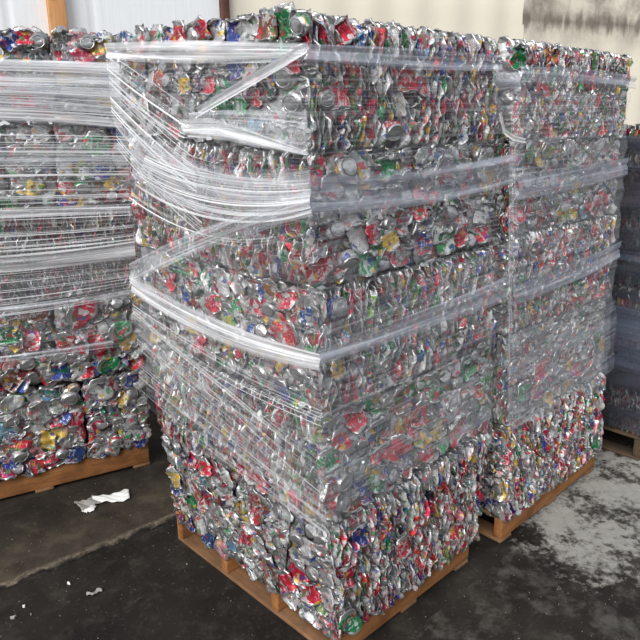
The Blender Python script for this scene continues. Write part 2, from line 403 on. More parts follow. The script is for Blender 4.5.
BANDS = {
 'A': [
  ('heavy', [('L', [(1.002, 1.973), (0.435, 1.942), (0.037, 1.907)], [(1.005, 1.915), (0.44, 1.875), (0.033, 1.864)])]),
  ('soft', [('R', [(-0.019, 1.906), (0.354, 1.913), (0.827, 1.915)], [(-0.018, 1.857), (0.354, 1.854), (0.837, 1.859)])]),
  ('streak', [('L', [(0.998, 1.954), (0.688, 1.835), (0.461, 1.744)], [(1.007, 1.824), (0.734, 1.706), (0.565, 1.654)])]),
  ('streak', [('L', [(1.005, 1.876), (0.729, 1.743), (0.51, 1.655)], [(0.989, 1.613), (0.75, 1.473), (0.481, 1.352)])]),
  ('rope', [('L', [(0.47, 1.755), (0.234, 1.833), (0.033, 1.906)], [(0.472, 1.726), (0.231, 1.802), (0.033, 1.879)])]),
  ('glare', [('L', [(0.575, 1.723), (0.391, 1.733), (0.209, 1.702), (0.07, 1.651)], [(0.519, 1.67), (0.333, 1.666), (0.198, 1.654), (0.078, 1.638)])]),
  ('mid', [('L', [(0.502, 1.744), (0.259, 1.755), (0.042, 1.744)], [(0.476, 1.68), (0.263, 1.663), (0.054, 1.641)])]),
  ('mid', [('L', [(0.861, 1.711), (0.462, 1.618), (0.041, 1.616)], [(0.87, 1.515), (0.468, 1.431), (0.048, 1.481)])]),
  ('streak', [('L', [(0.746, 1.622), (0.443, 1.58), (0.043, 1.585)], [(0.924, 1.44), (0.48, 1.358), (0.058, 1.452)])]),
  ('mid', [('L', [(1.001, 1.207), (0.473, 1.401), (0.045, 1.566)], [(0.992, 1.123), (0.487, 1.318), (0.048, 1.486)])]),
  ('heavy', [('L', [(1.006, 1.175), (0.48, 1.118), (0.067, 1.119)], [(1.003, 1.097), (0.487, 1.026), (0.064, 1.059)])]),
  ('soft', [('R', [(-0.054, 1.148), (0.355, 1.147), (0.899, 1.169)], [(-0.053, 1.077), (0.356, 1.067), (0.913, 1.075)])]),
  ('lines', [('L', [(0.962, 1.077), (0.465, 0.939), (0.046, 0.801)], [(0.992, 0.655), (0.496, 0.588), (0.048, 0.544)])]),
  ('lines', [('L', [(0.742, 1.018), (0.364, 0.832), (0.049, 0.698)], [(0.955, 0.878), (0.432, 0.659), (0.053, 0.53)])]),
  ('lines', [('L', [(0.922, 1.104), (0.43, 1.043), (0.06, 1.016)], [(0.979, 0.913), (0.46, 0.801), (0.055, 0.798)])]),
  ('soft', [('R', [(-0.027, 1.605), (0.355, 1.585), (0.88, 1.605)], [(-0.033, 1.484), (0.354, 1.467), (0.895, 1.487)])]),
  ('faint', [('R', [(-0.0, 1.245), (0.354, 1.269), (0.895, 1.306)], [(-0.005, 0.9), (0.358, 0.903), (0.921, 0.901)])]),
  ('faint', [('R', [(0.003, 0.897), (0.358, 0.903), (0.915, 0.894)], [(0.003, 0.62), (0.352, 0.611), (0.898, 0.621)])]),
 ],
 'C': [
  ('soft', [('C', [(1.005, 1.889), (1.402, 1.893), (1.933, 1.867)], [(1.003, 1.833), (1.41, 1.828), (1.934, 1.809)])]),
  ('soft', [('C', [(0.972, 1.503), (1.325, 1.514), (1.893, 1.528)], [(0.977, 1.424), (1.336, 1.42), (1.909, 1.439)])]),
  ('soft', [('C', [(0.974, 1.119), (1.373, 1.131), (1.902, 1.158)], [(0.976, 1.029), (1.388, 1.03), (1.921, 1.07)])]),
  ('faint', [('C', [(0.975, 0.87), (1.412, 0.85), (1.921, 0.857)], [(0.952, 0.565), (1.446, 0.495), (1.907, 0.508)])]),
 ],
 'B': [
  ('heavy', [('B', [(0.492, 1.952), (0.827, 1.948), (1.065, 1.944)], [(0.476, 1.844), (0.815, 1.845), (1.056, 1.846)])]),
  ('streak', [('B', [(0.48, 1.874), (0.818, 1.869), (1.057, 1.862)], [(0.464, 1.761), (0.803, 1.741), (1.05, 1.704)])]),
  ('heavy', [('B', [(0.466, 1.777), (0.804, 1.749), (1.051, 1.708)], [(0.456, 1.712), (0.797, 1.689), (1.047, 1.666)])]),
  ('mid', [('B', [(0.442, 1.615), (0.786, 1.594), (1.061, 1.584)], [(0.43, 1.536), (0.777, 1.524), (1.06, 1.523)])]),
  ('heavy', [('B', [(0.409, 1.388), (0.756, 1.345), (1.051, 1.331)], [(0.4, 1.331), (0.773, 1.309), (1.048, 1.3)])]),
  ('heavy', [('B', [(0.383, 1.212), (0.756, 1.163), (1.055, 1.179)], [(0.369, 1.119), (0.747, 1.087), (1.051, 1.089)])]),
  ('streak', [('B', [(0.373, 1.145), (0.75, 1.11), (1.053, 1.103)], [(0.337, 0.904), (0.724, 0.89), (1.05, 0.915)])]),
  ('mid', [('B', [(0.35, 0.991), (0.71, 0.949), (1.049, 0.96)], [(0.341, 0.93), (0.704, 0.903), (1.05, 0.92)])]),
  ('mid', [('B', [(0.319, 0.78), (0.64, 0.722), (0.909, 0.724)], [(0.311, 0.726), (0.636, 0.694), (0.905, 0.684)])]),
  ('streak', [('B', [(0.489, 1.934), (0.826, 1.932), (1.063, 1.928)], [(0.456, 1.708), (0.796, 1.685), (1.046, 1.662)])]),
  ('streak', [('B', [(0.452, 1.685), (0.795, 1.668), (1.067, 1.653)], [(0.407, 1.38), (0.757, 1.349), (1.047, 1.336)])]),
  ('mid', [('B', [(0.479, 1.867), (0.817, 1.861), (1.056, 1.854)], [(0.465, 1.769), (0.803, 1.741), (1.051, 1.713)])]),
  ('streak', [('B', [(0.41, 1.401), (0.758, 1.358), (1.052, 1.34)], [(0.379, 1.187), (0.732, 1.139), (1.052, 1.151)])]),
 ],
 'D': [
  ('dark', [('D', [(0.204, 1.584), (0.099, 1.596), (-0.005, 1.612)], [(0.196, 1.514), (0.091, 1.532), (-0.014, 1.546)])]),
  ('dark', [('D', [(0.19, 1.467), (0.085, 1.486), (-0.02, 1.501)], [(0.184, 1.415), (0.079, 1.431), (-0.027, 1.446)])]),
  ('dark', [('D', [(0.139, 1.024), (0.032, 1.05), (-0.075, 1.075)], [(0.131, 0.953), (0.023, 0.981), (-0.084, 1.008)])]),
  ('dark', [('D', [(0.108, 0.759), (-0.0, 0.791), (-0.107, 0.828)], [(0.061, 0.355), (-0.047, 0.409), (-0.155, 0.461)])]),
 ],
}
FEATURES = {
 'A': [
  ('L',0.088,1.955,'green','flat',1,0), ('L',0.175,1.957,'brown','flat',1.05,0), ('L',0.051,1.949,'silver','puck',1,0), ('L',0.329,1.961,'blue','flat',0.9,0),
  ('L',0.25,1.96,'silver','flat',1,0), ('L',0.413,1.967,'silver','flat',1,10), ('L',0.455,1.992,'red','flat',0.8,20), ('L',0.586,1.986,'red','flat',0.9,-5),
  ('L',0.517,1.981,'silver','puck',1,0), ('L',0.804,2.008,'red','flat',0.9,-30), ('L',0.653,1.985,'blue','flat',0.8,0), ('L',0.72,1.999,'white','flat',0.9,0),
  ('L',0.895,2,'brown','flat',0.9,0), ('L',0.106,1.829,'silver','puck',1.15,10), ('L',0.072,1.767,'silver','puck',1.1,0), ('L',0.304,1.76,'green','flat',0.8,0),
  ('L',0.24,1.781,'red','flat',0.7,5), ('L',0.322,1.857,'blue','flat',0.8,10), ('L',0.46,1.82,'red','flat',0.8,0), ('L',0.57,1.82,'gold','flat',0.8,0),
  ('L',0.067,1.856,'red','flat',0.6,0), ('L',0.926,1.723,'gold','puck',1.2,0), ('L',0.179,1.813,'black','flat',0.9,0), ('L',0.85,0.332,'gold','flat',1,20),
  ('L',0.633,0.481,'red','flat',1,10), ('L',0.292,0.562,'red','flat',1.1,0), ('L',0.518,0.548,'red','puck',1,0), ('L',0.506,1.137,'red','flat',1,20),
  ('L',0.152,1.217,'red','flat',0.9,15), ('L',0.776,1.175,'red','flat',1,-10), ('L',0.375,0.889,'red','flat',1,10), ('L',0.18,1.022,'gold','flat',0.8,40),
  ('L',0.165,0.911,'blue','flat',1,0), ('L',0.105,0.913,'green','flat',0.9,0), ('L',0.091,1.005,'silver','puck',1.1,0), ('L',0.269,0.958,'silver','puck',1,0),
  ('L',0.765,0.267,'green','flat',1,20), ('L',0.434,0.398,'gold','flat',0.9,10), ('L',0.185,0.21,'red','flat',1.15,35), ('L',0.113,0.285,'red','flat',1.15,-5),
  ('L',0.069,0.238,'red','flat',1.1,15), ('L',0.222,0.082,'red','puck',1,0), ('L',0.541,0.1,'red','puck',1,0), ('L',0.388,0.116,'silver','puck',1.2,0),
  ('L',0.262,0.231,'brown','flat',1.1,10), ('L',0.326,0.281,'silver','flat',1,-20), ('R',0.012,1.342,'red','flat',1.25,25), ('R',0.166,1.395,'white','flat',1.05,-20),
  ('R',0.123,1.332,'silver','puck',1.15,0), ('R',0.203,1.319,'green','flat',1,-15), ('R',0.074,1.207,'blue','puck',1.3,0), ('R',0.227,1.405,'red','flat',1.05,5),
  ('R',0.364,1.325,'red','flat',1.2,-15), ('R',0.298,1.371,'gold','flat',0.9,20), ('R',0.252,1.363,'green','flat',0.9,40), ('R',0.135,1.465,'silver','flat',1,10),
  ('R',0.074,1.43,'silver','puck',1,0), ('R',0.591,1.33,'green','flat',1.1,0), ('R',0.581,1.312,'gold','flat',0.7,15), ('R',0.479,1.352,'blue','flat',0.8,0),
  ('R',0.697,1.4,'red','flat',1,-20), ('R',0.452,1.444,'red','flat',0.8,10), ('R',0.296,1.586,'green','flat',1,0), ('R',0.123,1.595,'silver','puck',1.1,0),
  ('R',0.671,1.333,'red','flat',0.9,20), ('R',0.803,1.329,'red','flat',0.9,0), ('R',0.318,1.684,'red','puck',1.2,0), ('R',0.091,1.786,'red','flat',1,0),
  ('R',0.049,1.773,'red','puck',0.9,0), ('R',0.377,1.827,'red','flat',0.9,0), ('R',0.447,1.814,'red','flat',0.8,0), ('R',0.129,1.947,'red','flat',0.9,30),
  ('R',0.327,0.664,'red','flat',1.3,-35), ('R',0.451,0.749,'red','flat',1.1,-25), ('R',0.211,0.609,'gold','flat',1.2,-20), ('R',0.239,0.583,'green','flat',1,-20),
  ('R',0.226,0.751,'black','flat',1.25,5), ('R',0.357,0.833,'brown','flat',1.1,5), ('R',0.146,0.84,'red','flat',1,10), ('R',0.073,0.792,'red','flat',0.9,0),
  ('R',0.558,0.656,'gold','flat',1,-20), ('R',0.588,0.606,'green','flat',1,20), ('R',0.673,0.608,'red','flat',1.2,30), ('R',0.461,0.652,'gold','flat',0.9,-40),
  ('R',0.488,0.596,'red','flat',0.9,10), ('R',0.021,0.629,'red','flat',1,60), ('R',0.074,0.651,'silver','puck',1.2,0), ('R',0.27,0.614,'blue','flat',0.7,0),
  ('R',0.019,0.747,'green','flat',1,10), ('R',0.418,0.712,'red','flat',1,-30), ('R',0.287,0.862,'silver','puck',1,0), ('R',0.745,0.837,'green','flat',1.1,30),
  ('R',0.274,0.978,'green','puck',1.1,0), ('R',0.073,1.024,'gold','flat',0.9,0), ('R',0.816,0.965,'red','flat',0.9,0), ('R',0.051,0.324,'red','flat',1.1,0),
  ('R',0.051,0.161,'green','flat',1,0), ('R',0.135,0.437,'blue','flat',1.1,0), ('R',0.343,0.3,'red','flat',1.1,0), ('R',0.64,0.219,'red','flat',1,-20),
 ],
 'C': [
  ('C',1.246,1.66,'gold','flat',0.95,0), ('C',1.259,1.689,'blue','flat',0.6,0), ('C',1.657,1.322,'red','flat',1.25,-30), ('C',1.587,1.355,'red','flat',1,30),
  ('C',1.022,1.372,'red','flat',1,0), ('C',1.04,1.314,'red','puck',1,0), ('C',1.465,1.326,'gold','flat',0.8,0), ('C',1.18,1.804,'red','flat',0.9,0),
  ('C',1.136,1.556,'gold','flat',0.7,0), ('C',0.997,1.908,'green','flat',1.1,0), ('C',1.255,0.69,'red','flat',1.3,10), ('C',1.237,0.606,'red','flat',1.1,-10),
  ('C',1.114,0.634,'green','flat',1.1,-10), ('C',1.335,0.544,'gold','flat',1.1,-10), ('C',1.594,0.605,'red','flat',1.2,-10), ('C',1.785,0.691,'green','flat',1.2,-30),
  ('C',1.82,0.663,'gold','flat',0.8,-30), ('C',1.411,0.576,'brown','flat',1,20), ('C',1.686,1.007,'red','flat',1.1,0), ('C',1.523,1.018,'green','flat',0.8,0),
  ('C',0.854,0.548,'red','flat',1,60), ('C',1.756,0.189,'green','flat',1,0), ('C',1.556,0.337,'red','flat',0.9,0), ('C',1.241,1.927,'gold','flat',0.8,0),
 ],
 'B': [
  ('B',0.987,1.998,'gold','flat',1,0), ('B',0.943,2.016,'silver','puck',1.2,0), ('B',0.645,2.019,'blue','flat',1,30), ('B',0.746,2.015,'silver','puck',1.2,0),
  ('B',0.703,2.032,'red','flat',0.9,0), ('B',0.945,1.601,'green','flat',1.5,0), ('B',1.03,1.585,'red','puck',1,0), ('B',0.645,1.434,'gold','flat',1.1,-20),
  ('B',0.558,1.369,'green','flat',1,0), ('B',0.955,1.485,'blue','flat',1,0), ('B',0.989,1.434,'gold','flat',0.9,20), ('B',0.799,1.424,'red','flat',1,0),
  ('B',0.858,1.421,'green','puck',1.1,0), ('B',0.98,1.346,'red','puck',1,0), ('B',0.661,1.798,'red','flat',1.2,0), ('B',0.99,1.788,'gold','flat',0.9,0),
  ('B',0.884,1.809,'silver','puck',1.2,0), ('B',0.796,0.86,'red','flat',1.5,80), ('B',0.597,0.891,'brown','flat',1.2,0), ('B',0.836,0.692,'red','flat',1.35,85),
  ('B',0.676,0.667,'silver','puck',1.2,0), ('B',0.668,0.599,'blue','flat',1.2,0), ('B',0.765,0.58,'white','flat',1.2,0), ('B',0.781,0.561,'red','flat',0.9,0),
  ('B',0.944,0.596,'blue','flat',1,0), ('B',1.014,0.572,'red','flat',1,10), ('B',0.886,0.586,'green','flat',1.1,60), ('B',0.958,0.746,'green','flat',1.2,80),
  ('B',0.56,0.765,'red','flat',1.2,80), ('B',0.537,0.654,'silver','puck',1.1,0), ('B',0.462,0.592,'brown','flat',1.2,45), ('B',0.493,0.576,'blue','flat',1.1,60),
  ('B',0.462,0.806,'green','flat',1.2,0), ('B',0.488,0.848,'gold','flat',0.9,0), ('B',0.446,0.219,'silver','puck',1.1,0), ('B',0.456,0.294,'red','flat',1.2,0),
  ('B',0.696,0.452,'silver','puck',1.3,0), ('B',0.655,0.373,'blue','flat',0.8,30), ('B',0.617,0.356,'red','flat',0.8,0), ('B',0.929,0.4,'gold','flat',0.9,40),
  ('B',0.985,0.414,'silver','puck',1,0), ('B',0.879,0.184,'red','puck',1,0), ('B',0.837,0.473,'silver','flat',1.3,0), ('B',0.629,0.185,'silver','puck',1,0),
  ('B',0.574,0.184,'red','flat',0.9,0), ('B',0.436,0.4,'silver','puck',1.2,0),
 ],
}
# ------------------------------------------------------------------ the stacks
def lerp(a, b, t): return a + (b - a) * t
class Stack:
    """levels: list (top to bottom) of (corner, end of front face, end of side face), all 3-D points"""
    def __init__(s, levels): s.lv = [tuple(U(p, float) for p in l) for l in levels]
    def pt(s, k, u, v):
        c, r, l = s.lv[k]; return c + (r - c) * u + (l - c) * v
    def cell(s, k, u0, u1, v0, v1):
        """layer k between level k (its top) and k+1 (its bottom)"""
        return [s.pt(kk, u, v) for kk in (k + 1, k) for u, v in ((u0, v0), (u1, v0), (u1, v1), (u0, v1))]
    def surf(s, face, d, z, off=0.):
        """point at distance d (m) from the near corner along a face, at height z, off metres outside it"""
        zs = [l[0][2] for l in s.lv]
        k = 0
        while k < len(zs) - 2 and z < zs[k + 1]: k += 1
        t = (zs[k] - z) / (zs[k] - zs[k + 1])
        c = lerp(s.lv[k][0], s.lv[k + 1][0], t)
        e = lerp(s.lv[k][1 if face == 'R' else 2], s.lv[k + 1][1 if face == 'R' else 2], t)
        ax = s.ux if face == 'R' else s.uy
        nr = -s.uy if face == 'R' else -s.ux
        base = c - s.o0; base = s.o0 + nr * (base @ nr)
        p = base + ax * d + nr * off; p[2] = z
        return p
def reach(S, face, z):
    zs = [l[0][2] for l in S.lv][::-1]
    return float(np.interp(z, zs, [(l[1 if face == 'R' else 2] - S.o0) @ (S.ux if face == 'R' else S.uy) for l in S.lv][::-1]))
Stack.reach = reach
A = Stack([
    [(-.012, .033, 1.985), (.837, .033, 1.964), (-.012, .998, 2.006)], [(-.017, .023, 1.640), (.879, .023, 1.631), (-.017, .957, 1.662)],
    [(.003, .010, 1.264), (.893, .010, 1.268), (.003, .967, 1.264)], [(-.001, .001, .888), (.911, .001, .893), (-.001, .958, .888)],
    [(.001, -.018, .512), (.906, -.018, .533), (.001, .949, .508)], [(.004, -.062, .136), (.775, -.062, .136), (.012, .912, .136)]])
A.ux, A.uy, A.o0 = U([1., 0, 0]), U([0, 1., 0]), U([0., 0, 0])
C_ = Stack([[(.992, y, z), (xr, y + dy, z - .02), (.992, y + .93, z)] for y, z, xr, dy in
            ((.030, 1.970, 1.915, 0), (.015, 1.630, 1.885, 0), (0, 1.290, 1.875, 0), (-.010, .900, 1.872, 0), (-.030, .520, 1.900, 0))]
           + [[(.965, -.080, .136), (1.825, -.085, .136), (.965, .87, .136)]])
C_.ux, C_.uy, C_.o0 = U([1., 0, 0]), U([0, 1., 0]), U([0., 0, 0])
bu, bn = U([.9644, -.2645, 0]), U([.2645, .9644, 0]); b0 = U([.288, 1.56, 0]) - 1.05 * bu
B = Stack([[b0 + bn * t + U([0, 0, z]), b0 + bn * t + bu * (1.05 + e) + U([0, 0, z]), b0 + bn * (t + .9) + U([0, 0, z])] for z, t, e in
           ((2.07, 0., .10), (1.705, .0, .09), (1.338, 0., .07), (.935, -.01, .05), (.532, -.01, .02), (.142, -.025, 0.))])
B.ux, B.uy, B.o0 = bu, bn, b0
D = Stack([[(2.085 + x, -.17 + y, z), (2.96 + x, -.17 + y, z), (2.085 + x, .72 + y, z)] for z, x, y in
           ((1.655, .03, .03), (1.265, .02, .02), (.885, .01, .02), (.50, -.01, -.02), (.142, .01, .01))])
D.ux, D.uy, D.o0 = U([1., 0, 0]), U([0, 1., 0]), U([2.085, -.17, 0])

HANG = .028
LAYERS = ['top', 'second', 'middle', 'fourth', 'bottom']
ORD = ['', 'second', 'third', 'fourth', 'fifth']
def stack_feats(S, key, facemap):
    out = []
    for f, d, z, c, kd, sc, rt in FEATURES.get(key, []):
        nm = facemap[f]; out.append((nm, S.surf(nm, d, z), c, kd, sc, rt, z))
    return out
def pick_feats(fs, c8, faces):
    c8 = U(c8); lo, hi = c8.min(0) - .012, c8.max(0) + .012; ok = [f for f, _ in faces]; z0, z1 = c8[:4, 2].min() + .036, c8[4:, 2].max() - .040
    res = []
    for f in list(fs):
        P = U(f[1]); P2 = P.copy(); P2[2] = min(max(P[2], z0), z1) if z0 - .032 <= P[2] <= z1 + .032 else P[2]
        if f[0] in ok and (P2 >= lo - .03).all() and (P2 <= hi + .03).all() and z0 <= P2[2] <= z1:
            fs[:] = [x for x in fs if x is not f]; res.append((f[0], P2, *f[2:6]))
    return res

def layer_cells(S, key, k, us, vs):
    return [(S.cell(k, us[i], us[i + 1], vs[j], vs[j + 1]), i, j) for j in range(len(vs) - 1) for i in range(len(us) - 1)]

# nearest stack: thin bales stood on edge, turned a quarter from layer to layer
fa = stack_feats(A, 'A', {'L': 'L', 'R': 'R'})
for k in range(5):
    q = k % 2 == 0
    us = [0, .26, .50, .76, 1] if q else [0, .49, 1]
    vs = [0, .5, 1] if q else [0, .26, .49, .74, 1]
    for c8, i, j in layer_cells(A, 'A', k, us, vs):
        if i and j: continue                              # hidden inside the stack
        faces = []
        if j == 0: faces.append(('R', 'edge' if q else 'flat'))
        if i == 0: faces.append(('L', 'flat' if q else 'edge'))
        if k == 4 and j == 0: faces[0] = ('R', 'edge')
        if i == 0 and j == 0: pos = 'at the near corner'
        elif j == 0: pos = '%s from the corner along the shaded side' % ORD[i] if i < len(us) - 2 else 'at the shaded side\'s far end'
        else: pos = '%s from the corner along the bright side' % ORD[j] if j < len(vs) - 2 else 'at the bright side\'s far end'
        build_bale(c8, faces, 'can bale in %s layer of nearest stack, %s' % (LAYERS[k], pos), 'bales of the nearest stack',
                   np.random.default_rng(100 + k * 16 + i * 4 + j), pick_feats(fa, c8, faces), 1., HANG if k == 4 else 0.)
# stack behind it on the pale floor
fc = stack_feats(C_, 'C', {'C': 'R'})
for k in range(5):
    q = k % 2 == 0
    us = [0, .26, .52, .77, 1] if q else [0, .5, 1]
    for c8, i, j in layer_cells(C_, 'C', k, us, [0, .5] if q else [0, .25]):
        faces = [('R', 'edge' if q else 'flat')] + ([('L', 'flat' if q else 'edge')] if i == 0 else [])
        pos = 'beside the gap' if i == 0 else ('at its far end' if i == len(us) - 2 else '%s from the gap' % ORD[i])
        build_bale(c8, faces, 'can bale in %s layer of stack beside pale floor patch, %s' % (LAYERS[k], pos), 'bales of the stack beside the pale floor patch',
                   np.random.default_rng(300 + k * 16 + i), pick_feats(fc, c8, faces), .86, HANG if k == 4 else 0.)
# bright stack under the orange post
fb = stack_feats(B, 'B', {'B': 'R'})
US_B = [[0, .33, .70, 1], [0, .28, .50, .672, .879, 1], [0, .28, .50, .671, .842, 1], [0, .24, .612, 1], [0, .33, .705, 1]]
for k in range(5):
    us = US_B[k]; md = 'edge' if k == 2 else 'flat'
    for c8, i, j in layer_cells(B, 'B', k, us, [0, .5]):
        n = len(us) - 2 - i
        pos = 'beside the nearest stack' if n == 0 else '%s from the nearest stack' % ORD[n]
        faces = [('R', md)] + ([('L', 'flat')] if i == 0 else [])
        build_bale(c8, faces, 'can bale in %s layer of bright stack under orange post, %s' % (LAYERS[k], pos), 'bales of the bright stack under the orange post',
                   np.random.default_rng(500 + k * 16 + i), pick_feats(fb, c8, faces), 1.1, HANG if k == 4 else 0.)
# dark-filmed stack at the edge
for k in range(4):
    for c8, i, j in layer_cells(D, 'D', k, [0, .5, 1], [0, .5]):
        build_bale(c8, ([('L', 'edge')] if i == 0 else []) + [('R', 'flat')],
                   'can bale in %s layer of smoky dark-filmed stack, %s' % (['top', 'second', 'third', 'bottom'][k], ['beside the pale-floor stack', 'at its outer end'][i]),
                   'bales of the dark-filmed stack', np.random.default_rng(700 + k + 20 * i), (), 1.1, HANG if k == 3 else 0.)

# ------------------------------------------------------------------ stretch film
def band_mesh(name, top, bot, mat, parent, origin, nu=48, nv=10, sag=.0035, seed=0, twist=0.):
    r = np.random.default_rng(seed)
    top, bot = U(top), U(bot); n = len(top)
    seg = np.concatenate([[0], np.cumsum(np.linalg.norm(np.diff((top + bot) / 2, axis=0), axis=1))])
    L = seg[-1]; ts = np.linspace(0, L, nu + 1)
    T = np.stack([np.interp(ts, seg, top[:, i]) for i in range(3)], 1); Bo = np.stack([np.interp(ts, seg, bot[:, i]) for i in range(3)], 1)
    if n == 3 and not twist:                              # a gentle curve instead of a kink
        tn = ts / L; m_ = seg[1] / L
        l0 = (tn - m_) * (tn - 1) / m_; l1 = tn * (tn - 1) / (m_ * (m_ - 1)); l2 = tn * (tn - m_) / (1 - m_)
        T, Bo = (l0[:, None] * q[0] + l1[:, None] * q[1] + l2[:, None] * q[2] for q in (top, bot))
    W = np.linalg.norm(T - Bo, axis=1).mean()
    ph = r.uniform(0, 6.28, 6); V, uv, uv2 = [], [], []
    mid = (T + Bo) / 2; tang = np.gradient(mid, axis=0)
    for a in range(nu + 1):
        nrm = np.cross(T[a] - Bo[a], tang[a]); nrm /= np.linalg.norm(nrm) + 1e-9
        for b in range(nv + 1):
            v = b / nv; p = Bo[a] + (T[a] - Bo[a]) * v
            w = sag * (math.sin(v * 9 + ph[0] + ts[a] * 3) + .6 * math.sin(v * 21 + ph[1]) + .5 * math.sin(ts[a] * 11 + ph[2]))
            if twist: w += twist * (1 - (2 * v - 1) ** 2)
            V.append(p + nrm * w); uv.append((ts[a] + seed * 1.37, v * W + seed * .31)); uv2.append((ts[a], v))
    Q = [(a * (nv + 1) + b, (a + 1) * (nv + 1) + b, (a + 1) * (nv + 1) + b + 1, a * (nv + 1) + b + 1) for a in range(nu) for b in range(nv)]
    o = link_mesh(name, U(V) - origin, Q, mat, parent, uvs=U(uv))
    me = o.data; l = me.uv_layers.new(name='Across'); l.data.foreach_set('uv', U(uv2, np.float32)[U(Q).ravel()].ravel())
    return o
def sheet_mesh(S, parent, origin, zt, zb_fn, spans, mat, seed, off=.024, order=None):
    """one skin of film over the stack's faces: spans = [(face, d0, d1)] walked in order"""
    r = np.random.default_rng(seed); cols = []
    for f, d0, d1 in spans:
        n = max(8, int(abs(d1 - d0) / .03))
        for i in range(n + 1): cols.append((f, d0 + (d1 - d0) * i / n))
    nv = 46; V, uv, acc, prev = [], [], 0., None
    for f, d in cols:
        zb = zb_fn(f, d); c = S.surf(f, d, (zt + zb) / 2)
        if prev is not None: acc += np.linalg.norm((c - prev)[:2])
        prev = c
        for b in range(nv + 1):
            z = zb + (zt - zb) * b / nv
            o = off + .005 * math.sin(z * 34 + d * 9) + .004 * math.sin(z * 61 + d * 23 + 1)
            V.append(S.surf(f, d, z, o)); uv.append((acc + seed, z))
    nc = len(cols); Q = [(a * (nv + 1) + b, (a + 1) * (nv + 1) + b, (a + 1) * (nv + 1) + b + 1, a * (nv + 1) + b + 1) for a in range(nc - 1) for b in range(nv)]
    return link_mesh('film_sheet', U(V) - origin, Q, mat, parent, uvs=U(uv))
def wrap(S, key, facemap, label, loc, group='stretch film around the stacks'):
    root = empty('stretch_wrap', loc); tag(root, label, 'film wrap', group)
    def snap(nm, d, z, off):                              # film turns the near corner in one line
        p = S.surf('R', 0, z); q = S.surf('L', 0, z)
        c = (q - S.o0) @ S.ux if nm == 'R' else (p - S.o0) @ S.uy
        return c - off if key in 'AC' and abs(d - c) < .075 else d
    for i, (m, segs) in enumerate(BANDS[key]):
        if key == 'B': segs = [(f, [(0., a[0][1])] + a[1:], [(0., b[0][1])] + b[1:]) for f, a, b in segs]
        if key == 'D':                                    # right round the near corner
            (f, a, b), = segs
            za, zb_ = a[-1][1], b[-1][1]
            segs = [(f, [(.44, za), (.2, za), (-.03, za)], [(.44, zb_), (.2, zb_), (-.03, zb_)]),
                    ('R', [(-.03, za), (.4, za), (.89, za)], [(-.03, zb_), (.4, zb_), (.89, zb_)])]
        top, bot = [], []
        off = .030 + .0022 * i
        for f, a, b in segs:
            nm = facemap[f]
            for (d, z), (d2, z2) in zip(a, b):
                if key != 'D': d, d2 = (min(x_, S.reach(nm, z_) + .006) for x_, z_ in ((d, z), (d2, z2)))
                d, d2 = snap(nm, d, z, off), snap(nm, d2, z2, off)
                top.append(S.surf(nm, d, z, off)); bot.append(S.surf(nm, d2, z2, off))
        band_mesh('film_band', top, bot, M_film[m], root, U(loc), seed=i + len(key) * 7 + ord(key) % 13, twist=.012 if m == 'rope' else 0.)
    return root
la = U([0., 0., .142])
wa = wrap(A, 'A', {'L': 'L', 'R': 'R'}, 'clear stretch film in crossing bands round the nearest stack, frayed white lines on bright side', la)
def zbA(f, d): return .50 - .02 * math.sin(d * 14) if f == 'R' else .56 + .10 * d - .02 * math.sin(d * 17)
sheet_mesh(A, wa, la, 1.905, zbA, [('L', .965, -.01), ('R', -.01, .875)], M_film['sheet'], 1)
lc = U([.985, 0., .142])
BANDS['C'][0][1].insert(0, ('L', [(.40, 1.86), (.2, 1.87), (.03, 1.875)], [(.40, 1.77), (.2, 1.79), (.03, 1.80)]))
wc = wrap(C_, 'C', {'C': 'R', 'L': 'L'}, 'clear stretch film in level and rising bands round stack beside pale floor patch', lc)
def zbC(f, d): return 1.655 if f == 'L' else .50 - .015 * math.sin(d * 16)
sheet_mesh(C_, wc, lc, 1.86, zbC, [('L', .5, .03), ('R', .975, 1.868)], M_film['hazesheet'], 2)
tp = U([(.845, -.005, 1.73), (.868, -.012, 1.668), (.915, -.020, 1.645), (.985, -.022, 1.632)])
band_mesh('film_tail', tp + U([.006, 0, .010]), tp - U([.006, 0, .010]), M_film['glare'], wa, la, 24, 4, .004, 77)
lb = U([*b0[:2], .146])
wb = wrap(B, 'B', {'B': 'R'}, 'shiny white-streaked stretch film banding the bright stack under the orange post', lb)
sheet_mesh(B, wb, lb, 1.97, lambda f, d: .66 + .015 * math.sin(d * 15), [('L', .45, -.02), ('R', -.02, 1.10)], M_film['sheet'], 3)
ld = U([2.085, -.17, .142])
wd = wrap(D, 'D', {'D': 'L', 'R': 'R'}, 'smoky dark stretch film round the stack on the dark weathered pallet', ld)
sheet_mesh(D, wd, ld, 1.60, lambda f, d: .13 + .02 * math.sin(d * 15), [('L', .5, -.02), ('R', -.02, .885)], M_film['darksheet'], 4)

